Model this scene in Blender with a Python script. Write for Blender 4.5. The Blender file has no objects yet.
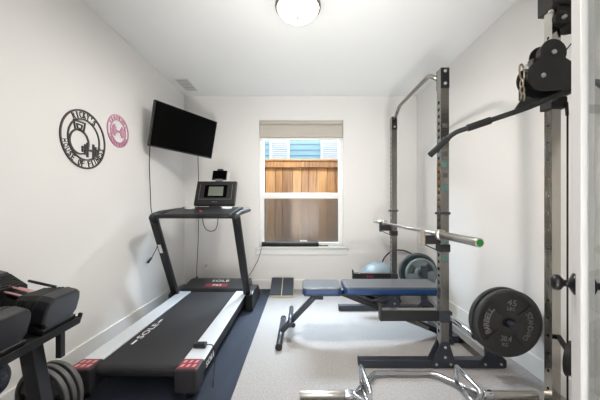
import bpy, bmesh, math, random
from mathutils import Vector, Matrix, Euler
random.seed(7)
V = Vector
PI = math.pi
SC = bpy.context.scene
COL = SC.collection

# ------------------------------------------------------------------ materials
def srgb(r, g, b):
    f = lambda c: (c / 255 / 12.92) if c / 255 <= 0.04045 else ((c / 255 + 0.055) / 1.055) ** 2.4
    return (f(r), f(g), f(b), 1.0)

def mat(name, rgb, rough=0.5, metal=0.0, var=0.06, scale=30.0, bump=0.0, bscale=200.0, stretch=None, spec=0.5, coat=0.0):
    m = bpy.data.materials.new(name); m.use_nodes = True
    nt = m.node_tree; N = nt.nodes; L = nt.links
    b = N['Principled BSDF']
    c = srgb(*rgb)
    b.inputs['Roughness'].default_value = rough
    b.inputs['Metallic'].default_value = metal
    b.inputs['Specular IOR Level'].default_value = spec
    b.inputs['Coat Weight'].default_value = coat
    tc = N.new('ShaderNodeTexCoord')
    mp = N.new('ShaderNodeMapping'); L.new(tc.outputs['Object'], mp.inputs['Vector'])
    if stretch: mp.inputs['Scale'].default_value = stretch
    nz = N.new('ShaderNodeTexNoise'); nz.inputs['Scale'].default_value = scale; nz.inputs['Detail'].default_value = 4
    L.new(mp.outputs[0], nz.inputs['Vector'])
    mx = N.new('ShaderNodeMix'); mx.data_type = 'RGBA'
    mx.inputs[6].default_value = tuple(x * (1 - var) for x in c[:3]) + (1,)
    mx.inputs[7].default_value = tuple(min(1, x * (1 + var)) for x in c[:3]) + (1,)
    L.new(nz.outputs['Fac'], mx.inputs[0]); L.new(mx.outputs[2], b.inputs['Base Color'])
    if bump:
        n2 = N.new('ShaderNodeTexNoise'); n2.inputs['Scale'].default_value = bscale; n2.inputs['Detail'].default_value = 3
        L.new(mp.outputs[0], n2.inputs['Vector'])
        bp = N.new('ShaderNodeBump'); bp.inputs['Strength'].default_value = bump; bp.inputs['Distance'].default_value = 0.004
        L.new(n2.outputs['Fac'], bp.inputs['Height']); L.new(bp.outputs[0], b.inputs['Normal'])
    return m

def emission(name, rgb, strength):
    m = bpy.data.materials.new(name); m.use_nodes = True
    nt = m.node_tree; N = nt.nodes
    b = N['Principled BSDF']
    b.inputs['Base Color'].default_value = srgb(*rgb)
    b.inputs['Emission Color'].default_value = srgb(*rgb)
    b.inputs['Emission Strength'].default_value = strength
    return m

def see_through(name, rgb, alpha_mix, rough=0.0, gloss=True):
    """thin pane: mostly clear, with a Fresnel reflection"""
    m = bpy.data.materials.new(name); m.use_nodes = True
    nt = m.node_tree; N = nt.nodes; L = nt.links
    for n in list(N): N.remove(n)
    out = N.new('ShaderNodeOutputMaterial')
    tr = N.new('ShaderNodeBsdfTransparent'); tr.inputs[0].default_value = rgb
    if gloss:
        gl = N.new('ShaderNodeBsdfGlossy'); gl.inputs['Roughness'].default_value = rough
        fr = N.new('ShaderNodeFresnel'); fr.inputs['IOR'].default_value = 1.45
        ge = N.new('ShaderNodeNewGeometry'); mm = N.new('ShaderNodeMath'); mm.operation = 'SUBTRACT'; mm.inputs[0].default_value = 1.0
        L.new(ge.outputs['Backfacing'], mm.inputs[1])
        m2 = N.new('ShaderNodeMath'); m2.operation = 'MULTIPLY'; L.new(mm.outputs[0], m2.inputs[0]); L.new(fr.outputs[0], m2.inputs[1])
        mx = N.new('ShaderNodeMixShader'); L.new(m2.outputs[0], mx.inputs[0])
        L.new(tr.outputs[0], mx.inputs[1]); L.new(gl.outputs[0], mx.inputs[2])
    else:
        df = N.new('ShaderNodeBsdfDiffuse'); df.inputs[0].default_value = srgb(118, 116, 116)
        mx = N.new('ShaderNodeMixShader'); mx.inputs[0].default_value = alpha_mix
        L.new(tr.outputs[0], mx.inputs[1]); L.new(df.outputs[0], mx.inputs[2])
    L.new(mx.outputs[0], out.inputs[0])
    return m

M = {}
M['wall'] = mat('wall_paint', (227, 225, 223), 0.85, var=0.012, scale=3, bump=0.08, bscale=120)
M['ceiling'] = mat('ceiling_paint', (240, 241, 240), 0.9, var=0.01, scale=3, bump=0.1, bscale=90)
M['trim'] = mat('white_trim_paint', (232, 231, 228), 0.45, var=0.01)
M['door'] = mat('white_door_paint', (204, 203, 203), 0.45, var=0.01)
M['carpet'] = mat('beige_carpet', (163, 160, 158), 0.97, var=0.42, scale=95, bump=0.9, bscale=260, spec=0.1)
M['rubber_mat'] = mat('navy_rubber_mat', (31, 40, 56), 0.8, var=0.45, scale=14, bump=0.5, bscale=500, stretch=(1, .25, 1))
M['black'] = mat('black_plastic', (19, 20, 22), 0.42, var=0.1)
M['matte_black'] = mat('matte_black_coating', (17, 17, 19), 0.55, var=0.1)
M['bracket_black'] = mat('black_powder_coat', (25, 24, 23), 0.5, var=0.1)
M['screen'] = mat('black_screen', (2, 2, 2), 0.25, var=0.05, spec=0.06)
M['belt'] = mat('running_belt', (30, 30, 33), 0.7, var=0.08, scale=60, bump=0.25, bscale=700)
M['silver'] = mat('brushed_silver_rail', (214, 219, 224), 0.38, metal=0.25, var=0.04, stretch=(30, 1, 30))
M['cap_grey'] = mat('charcoal_end_cap', (40, 39, 42), 0.5, var=0.08)
M['red'] = mat('dark_red_decal', (128, 34, 48), 0.45, var=0.06)
M['white_ink'] = mat('white_print', (228, 228, 228), 0.5, var=0.02)
M['lcd'] = mat('grey_green_display', (104, 110, 102), 0.25, var=0.05)
M['grey_line'] = mat('grey_print', (120, 122, 128), 0.4, var=0.02)
M['gun'] = mat('gunmetal_rack_paint', (140, 138, 134), 0.22, metal=0.9, var=0.08, stretch=(1, 1, .2))
M['gun_dark'] = mat('dark_slate_steel', (64, 68, 77), 0.38, metal=0.45, var=0.08)
M['far_gun'] = M['gun']
M['chrome'] = mat('chrome_steel', (205, 208, 212), 0.16, metal=1.0, var=0.04, scale=8)
M['satin'] = mat('satin_steel', (188, 184, 179), 0.30, metal=0.95, var=0.08, scale=60)
M['tower_chrome'] = mat('scratched_chrome_upright', (190, 186, 178), 0.13, metal=0.97, var=0.2, scale=10, stretch=(1, 1, .3), bump=0.3, bscale=24)
M['bolt'] = mat('zinc_bolt', (190, 190, 190), 0.35, metal=0.7, var=0.05)
M['hole'] = mat('hole_shadow', (8, 8, 9), 0.9, var=0.02)
M['teal_tape'] = mat('teal_sticker', (78, 112, 106), 0.5, var=0.3, scale=90)
M['num'] = mat('worn_grey_number', (98, 94, 90), 0.45, metal=0.5, var=0.15)
M['worn_rim'] = mat('worn_plate_rim', (84, 83, 82), 0.5, var=0.2)
M['green_cap'] = mat('green_end_cap', (26, 104, 40), 0.4, var=0.05)
M['iron'] = mat('cast_iron_enamel', (44, 44, 45), 0.48, var=0.1, bump=0.3, bscale=160)
M['iron_ink'] = mat('worn_raised_lettering', (122, 119, 115), 0.55, var=0.2, scale=90)
M['grey_plate'] = mat('grey_green_plate_enamel', (84, 94, 98), 0.42, var=0.08, metal=0.2)
M['pale_plate'] = mat('pale_grey_plate_enamel', (124, 135, 137), 0.42, var=0.08, metal=0.2)
M['pad_top'] = mat('grey_vinyl_pad', (72, 74, 78), 0.3, var=0.05, bump=0.15, bscale=300, spec=0.75)
M['pad_blue'] = mat('blue_vinyl', (20, 62, 112), 0.4, var=0.08)
M['ball'] = mat('silver_blue_ball', (116, 128, 134), 0.5, var=0.03)
M['wood'] = mat('plain_plywood_edge', (188, 172, 148), 0.7, var=0.1, stretch=(4, 1, 1))
M['grip'] = mat('charcoal_grip_pad', (56, 62, 70), 0.85, var=0.12, scale=120, bump=0.5)
M['pink'] = mat('pink_painted_metal', (206, 152, 178), 0.55, var=0.04)
M['sign'] = mat('charcoal_painted_metal', (66, 64, 64), 0.5, var=0.06)
M['nickel'] = mat('brushed_nickel', (140, 130, 116), 0.35, metal=0.9, var=0.06)
M['lamp_glass'] = emission('lit_opal_glass', (255, 250, 240), 9.0)
M['vent_white'] = mat('white_register_paint', (214, 214, 210), 0.5, var=0.02)
M['vent_dark'] = mat('grey_louver_gap', (112, 114, 116), 0.7, var=0.05)
M['shade'] = mat('taupe_shade_fabric', (184, 178, 168), 0.9, var=0.05, scale=120, stretch=(1, 1, 6), bump=0.2)
M['vinyl'] = mat('white_window_vinyl', (238, 238, 236), 0.35, var=0.01)
M['glass'] = see_through('clear_pane', (0.97, 0.985, 0.98, 1), 0)
M['screen_mesh'] = see_through('insect_screen', (1, 1, 1, 1), 0.36, gloss=False)
M['siding'] = mat('pale_blue_siding', (150, 186, 200), 0.7, var=0.03)
M['siding_trim'] = mat('white_house_trim', (226, 228, 234), 0.6, var=0.02)
M['blind_pane'] = mat('pane_with_white_blind', (212, 214, 220), 0.4, var=0.05, scale=6)
M['ground'] = mat('yard_grass', (96, 108, 62), 0.95, var=0.3, scale=20, bump=0.6)
M['knob'] = mat('oil_rubbed_bronze', (30, 29, 31), 0.3, metal=0.5, var=0.15)
M['handle_red'] = mat('red_and_white_grip', (206, 160, 160), 0.5, var=0.1)
M['navy_rubber'] = mat('navy_ridged_rubber', (30, 36, 50), 0.4, var=0.1)
M['hub_grey'] = mat('satin_black_head_end', (26, 27, 31), 0.30, var=0.06, spec=0.6)
M['rubber_grip'] = mat('black_rubber_grip', (22, 22, 22), 0.8, var=0.1, bump=0.6, bscale=400)
M['bounce_cut'] = mat('dark_bounce_cut_brown', (96, 74, 62), 0.9, var=0.2)  # dark brown for the added outer skin, to soak up bounced light
M['lip'] = mat('grey_worn_liner', (150, 143, 134), 0.6, var=0.1)

def wood_mat(name, a, b):
    m = bpy.data.materials.new(name); m.use_nodes = True
    nt = m.node_tree; N = nt.nodes; L = nt.links; p = N['Principled BSDF']
    tc = N.new('ShaderNodeTexCoord'); mp = N.new('ShaderNodeMapping'); L.new(tc.outputs['Object'], mp.inputs[0])
    mp.inputs['Scale'].default_value = (22, 22, 1.1)
    nz = N.new('ShaderNodeTexNoise'); nz.inputs['Scale'].default_value = 2.2; nz.inputs['Detail'].default_value = 8; nz.inputs['Distortion'].default_value = 0.6
    L.new(mp.outputs[0], nz.inputs[0])
    kn = N.new('ShaderNodeTexVoronoi'); kn.inputs['Scale'].default_value = 5.5
    L.new(tc.outputs['Object'], kn.inputs['Vector'])
    rk = N.new('ShaderNodeValToRGB'); rk.color_ramp.elements[0].position = 0.06; rk.color_ramp.elements[1].position = 0.13
    rk.color_ramp.elements[0].color = (0.25, 0.2, 0.16, 1); rk.color_ramp.elements[1].color = (1, 1, 1, 1)
    L.new(kn.outputs['Distance'], rk.inputs[0])
    rp = N.new('ShaderNodeValToRGB'); rp.color_ramp.elements[0].position = 0.3; rp.color_ramp.elements[1].position = 0.7
    rp.color_ramp.elements[0].color = srgb(*a); rp.color_ramp.elements[1].color = srgb(*b)
    L.new(nz.outputs['Fac'], rp.inputs[0])
    mu = N.new('ShaderNodeMix'); mu.data_type = 'RGBA'; mu.blend_type = 'MULTIPLY'; mu.inputs[0].default_value = 0.8
    L.new(rp.outputs[0], mu.inputs[6]); L.new(rk.outputs[0], mu.inputs[7])
    L.new(mu.outputs[2], p.inputs['Base Color']); p.inputs['Roughness'].default_value = 0.75
    return m
FENCE = [wood_mat('cedar_warm', (98, 62, 28), (160, 108, 56)), wood_mat('cedar_brown', (80, 52, 26), (138, 92, 48)),
         wood_mat('cedar_pale', (122, 84, 44), (172, 122, 70))]

# ------------------------------------------------------------------ mesh builder
def frame_from(z):
    z = V(z).normalized()
    a = V((0, 0, 1)) if abs(z.z) < 0.95 else V((0, 1, 0))
    x = a.cross(z).normalized()
    return x, z.cross(x), z

def fillet(pts, r, n=6):
    pts = [V(p) for p in pts]
    out = [pts[0]]
    for i in range(1, len(pts) - 1):
        a, b, c = pts[i - 1], pts[i], pts[i + 1]
        u = (a - b); w = (c - b)
        k = min(r, u.length * 0.45, w.length * 0.45)
        p0 = b + u.normalized() * k; p1 = b + w.normalized() * k
        for t in range(n + 1):
            s = t / n
            out.append(p0 * (1 - s) ** 2 + b * 2 * s * (1 - s) + p1 * s * s)
    out.append(pts[-1])
    return out

class MB:
    def __init__(self): self.bm = bmesh.new()
    def box(self, x0, x1, y0, y1, z0, z1, mtx=None):
        vs = []
        for z in (z0, z1):
            for x, y in ((x0, y0), (x1, y0), (x1, y1), (x0, y1)):
                p = V((x, y, z))
                vs.append(self.bm.verts.new(mtx @ p if mtx else p))
        for f in ((3, 2, 1, 0), (4, 5, 6, 7), (0, 1, 5, 4), (1, 2, 6, 5), (2, 3, 7, 6), (3, 0, 4, 7)):
            self.bm.faces.new([vs[i] for i in f])
        return self
    def bar(self, p0, p1, w, h, up=(0, 0, 1)):
        p0 = V(p0); p1 = V(p1); d = (p1 - p0)
        z = d.normalized(); x = V(up).cross(z)
        if x.length < 1e-4: x = V((0, 1, 0)).cross(z)
        x.normalize(); y = z.cross(x)
        m = Matrix((x, y, z)).transposed().to_4x4(); m.translation = p0
        return self.box(-w / 2, w / 2, -h / 2, h / 2, 0, d.length, m)
    def tube(self, pts, r, n=12, cap=True, closed=False):
        pts = [V(p) for p in pts]
        rs = r if isinstance(r, (list, tuple)) else [r] * len(pts)
        k = len(pts)
        T = []
        for i in range(k):
            a = pts[(i - 1) % k] if (closed or i > 0) else pts[i]
            b = pts[(i + 1) % k] if (closed or i < k - 1) else pts[i]
            T.append((b - a).normalized())
        x, y, _ = frame_from(T[0])
        rings = []
        for i in range(k):
            if i:
                q = T[i - 1].rotation_difference(T[i]); x = q @ x; y = q @ y
            rings.append([self.bm.verts.new(pts[i] + (x * math.cos(2 * PI * j / n) + y * math.sin(2 * PI * j / n)) * rs[i]) for j in range(n)])
        m = k if closed else k - 1
        for i in range(m):
            A, B = rings[i], rings[(i + 1) % k]
            for j in range(n):
                self.bm.faces.new((A[j], A[(j + 1) % n], B[(j + 1) % n], B[j])).smooth = True
        if cap and not closed:
            self.bm.faces.new(rings[0][::-1]); self.bm.faces.new(rings[-1])
        return self
    def cyl(self, p0, p1, r, n=20, r1=None):
        return self.tube([p0, p1], [r, r if r1 is None else r1], n)
    def lathe(self, prof, origin, axis, n=32, smooth=True):
        """prof: (radius, along) pairs"""
        x, y, z = frame_from(axis); o = V(origin)
        rings = []
        for r, h in prof:
            if r < 1e-6: rings.append([self.bm.verts.new(o + z * h)])
            else: rings.append([self.bm.verts.new(o + z * h + (x * math.cos(2 * PI * j / n) + y * math.sin(2 * PI * j / n)) * r) for j in range(n)])
        for A, B in zip(rings, rings[1:]):
            for j in range(n):
                if len(A) == 1 and len(B) == 1: continue
                if len(A) == 1: f = self.bm.faces.new((A[0], B[(j + 1) % n], B[j]))
                elif len(B) == 1: f = self.bm.faces.new((A[j], A[(j + 1) % n], B[0]))
                else: f = self.bm.faces.new((A[j], A[(j + 1) % n], B[(j + 1) % n], B[j]))
                f.smooth = smooth
        return self
    def prism(self, poly, o, u, v, depth):
        """poly of (a,b) in the plane o + a*u + b*v, extruded by the vector depth"""
        o = V(o); u = V(u); v = V(v); d = V(depth)
        A = [self.bm.verts.new(o + u * a + v * b) for a, b in poly]
        B = [self.bm.verts.new(o + u * a + v * b + d) for a, b in poly]
        n = len(poly)
        self.bm.faces.new(A); self.bm.faces.new(B[::-1])
        for i in range(n): self.bm.faces.new((A[i], B[i], B[(i + 1) % n], A[(i + 1) % n]))
        return self
    def annulus(self, o, u, v, r0, r1, depth, n=64, a0=0.0, a1=2 * PI):
        o = V(o); u = V(u); v = V(v); d = V(depth)
        full = abs(a1 - a0 - 2 * PI) < 1e-6
        k = n if full else n + 1
        R = []
        for i in range(k):
            a = a0 + (a1 - a0) * i / n
            e = u * math.cos(a) + v * math.sin(a)
            R.append([self.bm.verts.new(p) for p in (o + e * r0, o + e * r1, o + e * r1 + d, o + e * r0 + d)])
        for i in range(n):
            A, B = R[i], R[(i + 1) % k]
            for j in range(4): self.bm.faces.new((A[j], B[j], B[(j + 1) % 4], A[(j + 1) % 4]))
        if not full:
            self.bm.faces.new(R[0]); self.bm.faces.new(R[-1][::-1])
        return self
    def sphere(self, c, r, sc=(1, 1, 1), n=32, h=20):
        prof = [(r * math.sin(PI * i / h), -r * math.cos(PI * i / h)) for i in range(h + 1)]
        start = len(self.bm.verts)
        self.lathe(prof, (0, 0, 0), (0, 0, 1), n)
        self.bm.verts.ensure_lookup_table()
        for vv in self.bm.verts[start:]:
            vv.co = V((vv.co.x * sc[0], vv.co.y * sc[1], vv.co.z * sc[2])) + V(c)
        return self
    def holed_tube(self, x0, x1, y0, y1, z0, z1, holes, r, pitch):
        """square tube along z, round holes through its -x and +x faces"""
        bm = self.bm
        yc = (y0 + y1) / 2; hw = (y1 - y0) / 2; hz = pitch / 2
        for x, sgn in ((x0, -1), (x1, 1)):
            lo = holes[0] - hz; hi = holes[-1] + hz
            for a, b in ((z0, lo), (hi, z1)):
                if b - a > 1e-5:
                    f = [bm.verts.new((x, yy, zz)) for yy, zz in ((y0, a), (y1, a), (y1, b), (y0, b))]
                    bm.faces.new(f)
            for zc in holes:
                out = []
                for i in range(5): out.append((hw, -hz + 2 * hz * i / 4 if i < 4 else hz))
                for i in range(1, 4): out.append((hw - 2 * hw * i / 4, hz))
                for i in range(5): out.append((-hw, hz - 2 * hz * i / 4))
                for i in range(1, 4): out.append((-hw + 2 * hw * i / 4, -hz))
                O = [bm.verts.new((x, yc + a, zc + b)) for a, b in out]
                I = []
                for a, b in out:
                    t = math.atan2(b, a); I.append(bm.verts.new((x, yc + r * math.cos(t), zc + r * math.sin(t))))
                k = len(out)
                W = [bm.verts.new((x - sgn * 0.004, i.co.y, i.co.z)) for i in I]
                for j in range(k):
                    bm.faces.new((O[j], O[(j + 1) % k], I[(j + 1) % k], I[j]))
                    bm.faces.new((I[j], I[(j + 1) % k], W[(j + 1) % k], W[j]))
        for y in (y0, y1):
            bm.faces.new([bm.verts.new((xx, y, zz)) for xx, zz in ((x0, z0), (x1, z0), (x1, z1), (x0, z1))])
        for z in (z0, z1):
            bm.faces.new([bm.verts.new((xx, yy, z)) for xx, yy in ((x0, y0), (x1, y0), (x1, y1), (x0, y1))])
        return self
    def build(self, name, material, parent=None, bevel=0.0, origin=None, smooth_angle=None, segs=2, recalc=True):
        bm = self.bm
        if recalc: bmesh.ops.recalc_face_normals(bm, faces=bm.faces[:])
        if origin is not None:
            for vv in bm.verts: vv.co -= V(origin)
        me = bpy.data.meshes.new(name); bm.to_mesh(me); bm.free()
        me.materials.append(M[material] if isinstance(material, str) else material)
        o = bpy.data.objects.new(name, me); COL.objects.link(o)
        if origin is not None: o.location = origin
        if parent is not None: o.parent = parent
        if bevel:
            b = o.modifiers.new('Bevel', 'BEVEL'); b.width = bevel; b.segments = segs; b.limit_method = 'ANGLE'; b.angle_limit = math.radians(40)
            b.harden_normals = False
        return o

class P(MB):
    """builder for a part of a thing: coordinates are given in the room, stored relative to the thing"""
    def __init__(self, root): super().__init__(); self.root = root
    def part(self, name, material, bevel=0.0, under=None, label=None, segs=2):
        off = self.root.location
        for vv in self.bm.verts: vv.co -= off
        o = self.build(name, material, under or self.root, bevel, segs=segs)
        if label: o['label'] = label
        return o

def thing(name, label, cat, loc=(0, 0, 0), group=None, rz=0):
    o = bpy.data.objects.new(name, None); COL.objects.link(o); o.empty_display_size = 0.1
    o.location = loc; o.rotation_euler = (0, 0, rz); tag(o, label, cat, group)
    return o
def tag(o, label=None, cat=None, group=None, kind=None):
    if label: o['label'] = label
    if cat: o['category'] = cat
    if group: o['group'] = group
    if kind: o['kind'] = kind
    return o
def struct(name, mb, m, label=None, bevel=0.0, parent=None):
    o = mb.build(name, m, parent, bevel)
    if parent is None: o['kind'] = 'structure'
    if label: o['label'] = label
    return o

# ---- lettering
_glyph = {}
def text_geo(s):
    if s in _glyph: return _glyph[s]
    cu = bpy.data.curves.new('txt', 'FONT'); cu.body = s; cu.size = 1.0; cu.extrude = 0.5; cu.resolution_u = 3
    ob = bpy.data.objects.new('txt', cu); COL.objects.link(ob)
    bpy.context.view_layer.update()
    me = bpy.data.meshes.new_from_object(ob.evaluated_get(bpy.context.evaluated_depsgraph_get()))
    vs = [v.co.copy() for v in me.vertices]; fs = [tuple(p.vertices) for p in me.polygons]
    bpy.data.objects.remove(ob); bpy.data.curves.remove(cu); bpy.data.meshes.remove(me)
    _glyph[s] = (vs, fs); return _glyph[s]
def put_text(mb, s, o, right, up, width=None, height=None, depth=0.001, bold=0.0, center=True):
    vs, fs = text_geo(s)
    if not vs: return 0
    x0 = min(v.x for v in vs); x1 = max(v.x for v in vs); y0 = min(v.y for v in vs); y1 = max(v.y for v in vs)
    right = V(right).normalized(); up = V(up).normalized(); nn = right.cross(up)
    sy = (height / (y1 - y0)) if height else width / (x1 - x0)
    sx = (width / (x1 - x0)) if width else sy
    cx = (x0 + x1) / 2; cy = (y0 + y1) / 2
    nv = [mb.bm.verts.new(V(o) + right * (v.x - cx) * sx + up * (v.y - cy) * sy + nn * (v.z + 0.5) * depth) for v in vs]
    for f in fs:
        try: mb.bm.faces.new([nv[i] for i in f])
        except ValueError: pass
    return (x1 - x0) * sx
def put_arc(mb, s, c, right, up, rad, mid, span, height, width, depth=0.001, inward=False, keep=None):
    right = V(right).normalized(); up = V(up).normalized()
    n = len(s)
    for i, ch in enumerate(s):
        if ch == ' ' or (keep and not keep[0] <= i < keep[1]): continue
        t = (i / (n - 1) - 0.5) * span
        a = mid + t if inward else mid - t
        e = right * math.cos(a) + up * math.sin(a)
        tg = right * math.sin(a) - up * math.cos(a)
        w = width * (0.35 if ch in "I'" else 1.0)
        h = height
        oo = V(c) + e * rad
        if ch == "'": h = height * 0.35; oo = oo + e * height * 0.3
        if inward: put_text(mb, ch, oo, -tg, -e, w, h, depth)
        else: put_text(mb, ch, oo, tg, e, w, h, depth)

# ================================================================== ROOM
LX, RX, BY, CZ, FY = -1.662, 1.627, 3.96, 2.735, 0.22
WX0, WX1, WZ0, WZ1 = -0.605, 0.583, 0.605, 2.389
struct('floor', MB().box(LX - .1, RX + .1, -1.9, BY + .1, -0.1, 0), 'carpet')
struct('ceiling', MB().box(LX - .1, RX + .1, -1.9, BY + .1, CZ, CZ + .1), 'ceiling')
struct('wall_left', MB().box(LX - .1, LX, FY - .12, BY + .1, 0, CZ), 'wall')
struct('wall_right', MB().box(RX, RX + .1, FY - .12, BY + .1, 0, CZ), 'wall')
wb = MB()
wb.box(LX, WX0, BY, BY + .14, 0, CZ).box(WX1, RX, BY, BY + .14, 0, CZ).box(WX0, WX1, BY, BY + .14, 0, WZ0).box(WX0, WX1, BY, BY + .14, WZ1, CZ)
struct('wall_back', wb, 'wall')
we = MB()
we.box(-6, WX0, BY + .14, BY + .20, -.15, 3.0).box(WX1, 6, BY + .14, BY + .20, -.15, 3.0).box(WX0, WX1, BY + .14, BY + .20, -.15, WZ0).box(WX0, WX1, BY + .14, BY + .20, WZ1, 3.0)
struct('wall_bounce_cut', we, 'bounce_cut')  # unseen outer skin, added dark to cut bounced light onto the fence
DX0, DX1, DZ = -0.34, 0.50, 2.08
wf = MB()
wf.box(LX, DX0, FY - .12, FY, 0, CZ).box(DX1, RX, FY - .12, FY, 0, CZ).box(DX0, DX1, FY - .12, FY, DZ, CZ)
struct('wall_front', wf, 'wall')
# the hall the photograph is taken from
wh = MB()
wh.box(LX - .1, RX + .1, -1.9, -1.8, 0, CZ).box(LX - .1, LX, -1.8, FY - .12, 0, CZ).box(RX, RX + .1, -1.8, FY - .12, 0, CZ)
struct('wall_hall', wh, 'wall')
BH = 0.137
def base(name, x0, x1, y0, y1): struct(name, MB().box(x0, x1, y0, y1, 0, BH), 'trim', bevel=0.004)
base('baseboard_back', LX, RX, BY - .015, BY)
base('baseboard_left', LX, LX + .015, FY, BY - .015)
base('baseboard_right', RX - .015, RX, FY, BY - .015)
# ---- window
wt = bpy.data.objects.new('window_1', None); COL.objects.link(wt); wt.location = (0, BY, WZ0); wt['kind'] = 'structure'
wt['label'] = 'white single hung window in the back wall'
f = P(wt); y0, y1 = BY + .045, BY + .11
f.box(WX0, WX0 + .058, y0, y1, WZ0, WZ1).box(WX1 - .058, WX1, y0, y1, WZ0, WZ1).box(WX0 + .058, WX1 - .058, y0, y1, WZ0, WZ0 + .05).box(WX0 + .058, WX1 - .058, y0, y1, WZ1 - .05, WZ1)
f.part('window_frame', 'vinyl', 0.004)
f = P(wt); f.box(WX0 + .058, WX1 - .058, BY + .035, BY + .085, 1.285, 1.365).part('meeting_rail', 'vinyl', 0.004)
f = P(wt); f.box(WX0 + .05, WX1 - .05, BY + .070, BY + .074, 1.34, WZ1 - .04).part('upper_pane', 'glass')
f = P(wt); f.box(WX0 + .05, WX1 - .05, BY + .056, BY + .060, WZ0 + .04, 1.30).part('lower_pane', 'glass')
f = P(wt); f.box(WX0 + .05, WX1 - .05, BY + .100, BY + .101, WZ0 + .04, 1.33).part('insect_screen', 'screen_mesh')
st = MB(); st.box(-.655, .655, BY - .035, BY + .05, WZ0 - .024, WZ0)
struct('trim_1', st, 'trim', 'white window sill board', 0.004)
st = MB(); st.box(-.64, .64, BY - .014, BY, WZ0 - .115, WZ0 - .024)
struct('trim_2', st, 'trim', 'white apron board under the window sill', 0.003)
# ---- window shade
ws = thing('window_shade', 'taupe fabric shade drawn up at the top of the window', 'window shade', (0, BY + .02, 2.13))
P(ws).box(WX0 + .006, WX1 - .006, BY - .01, BY + .04, 2.335, 2.385).part('head_rail', 'shade', 0.006, label='fabric covered head rail')
s = P(ws)
prof_s = [(-.012, .0), (.016, -.006), (.030, -.03), (.036, -.07), (.038, -.12), (.034, -.165), (.024, -.190), (.0, -.199), (-.03, -.199), (-.03, 0)]
s.prism(prof_s, (WX0 + .012, BY + .005, 2.335), (0, -1, 0), (0, 0, 1), (WX1 - WX0 - .024, 0, 0))
s.part('shade_fabric', 'shade')
P(ws).box(WX0 + .008, WX1 - .008, BY - .008, BY + .035, 2.112, 2.136).part('bottom_rail', 'vinyl', 0.004, label='white bottom rail')

# ---- outside: yard, fence, neighbouring house
g = MB().box(-6, 6, BY + .15, 12, -0.25, -0.15)
struct('ground', g, 'ground')
fy = 5.3
fn = thing('wooden_fence', 'brown cedar board fence outside the window', 'fence', (0, fy, -.15))
k = 0; x = -2.0
while x < 2.0:
    w = random.choice((.135, .165, .19))
    dz = random.uniform(-.004, .004)
    P(fn).box(x + .004, x + w - .004, fy + random.uniform(0, .008), fy + .03, -.15, 1.93 + dz).part('picket', FENCE[k % 3 if random.random() < .7 else random.randrange(3)], 0.003)
    x += w; k += 1
x = -2.06
while x < 2.0:
    P(fn).box(x, x + .145, fy + .036, fy + .05, -.15, 1.92).part('gap_backing', FENCE[1], 0.003)  # layer added behind the pickets so their gaps stay dark
    x += .146
P(fn).box(-2.0, 0.02, fy - .03, fy - .002, 1.905, 2.03).part('top_rail', FENCE[0], .004)
P(fn).box(0.025, 2.0, fy - .03, fy - .002, 1.905, 2.03).part('top_rail', FENCE[1], .004)
P(fn).box(-2.0, 2.0, fy - .045, fy + .06, 2.03, 2.06).part('cap_board', FENCE[2], .004)
nh = thing('neighbor_house', 'pale blue neighbouring house wall behind the fence', 'house', (0, 7.6, -.15))
s = P(nh)
for i in range(26):
    za = -.15 + i * .15
    s.prism([(0, 0), (-.022, 0), (0, .15)], (-4, 7.6, za), (0, 1, 0), (0, 0, 1), (8, 0, 0))
s.box(-4, 4, 7.6, 7.7, -.15, 3.75)
s.part('siding', 'siding')
for x0, x1 in ((-.88, -.33), (.50, 1.04)):
    a = P(nh); zz0, zz1 = 1.5, 3.3
    a.box(x0, x0 + .07, 7.54, 7.6, zz0, zz1).box(x1 - .07, x1, 7.54, 7.6, zz0, zz1).box(x0 + .07, x1 - .07, 7.54, 7.6, zz1 - .08, zz1).box(x0 + .07, x1 - .07, 7.54, 7.6, zz0, zz0 + .08)
    fr = a.part('window_trim', 'siding_trim', .004)
    b = P(nh)
    for i in range(32): b.prism([(0, 0), (-.015, .008), (0, .05)], (x0 + .07, 7.585, zz0 + .08 + i * .0512), (0, 1, 0), (0, 0, 1), (x1 - x0 - .14, 0, 0))
    b.part('window_blind', 'blind_pane', under=fr)

# ---- ceiling lamp
cl = thing('ceiling_lamp', 'round lit flush ceiling lamp with brushed metal rim', 'ceiling lamp', (-.03, 2.1, CZ))
c0 = (-.03, 2.1, CZ)
P(cl).lathe([(0, 0), (.13, 0), (.160, -.025), (.172, -.065), (.168, -.080), (.156, -.080)], c0, (0, 0, 1), 48).part('lamp_rim', 'nickel')
P(cl).lathe([(.156, -.075), (.150, -.092), (.128, -.116), (.09, -.133), (.045, -.142), (0, -.144)], c0, (0, 0, 1), 48).part('lamp_glass', 'lamp_glass', label='glowing white glass bowl')
P(cl).lathe([(.012, -.138), (.013, -.148), (.008, -.154), (.006, -.162), (0, -.165)], c0, (0, 0, 1), 16).part('finial', 'nickel')
# ---- vent
vt = thing('ceiling_vent', 'small white ceiling air vent near the left wall', 'vent', (-1.48, 3.6, CZ))
P(vt).box(-1.565, -1.395, 3.42, 3.78, CZ - .008, CZ - .0005).part('vent_frame', 'vent_white', .003)
for i in range(3):
    ya = 3.445 + i * .105
    lv = P(vt)
    P(vt).box(-1.545, -1.415, ya, ya + .095, CZ - .0095, CZ - .008).part('vent_gap', 'vent_dark')
    for j in range(6):
        lv.box(-1.545, -1.415, -.0022 + ya + .008 + j * .0155, .0022 + ya + .008 + j * .0155, CZ - .013, CZ - .0095)
    lv.part('louver', 'vent_white')
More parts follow.
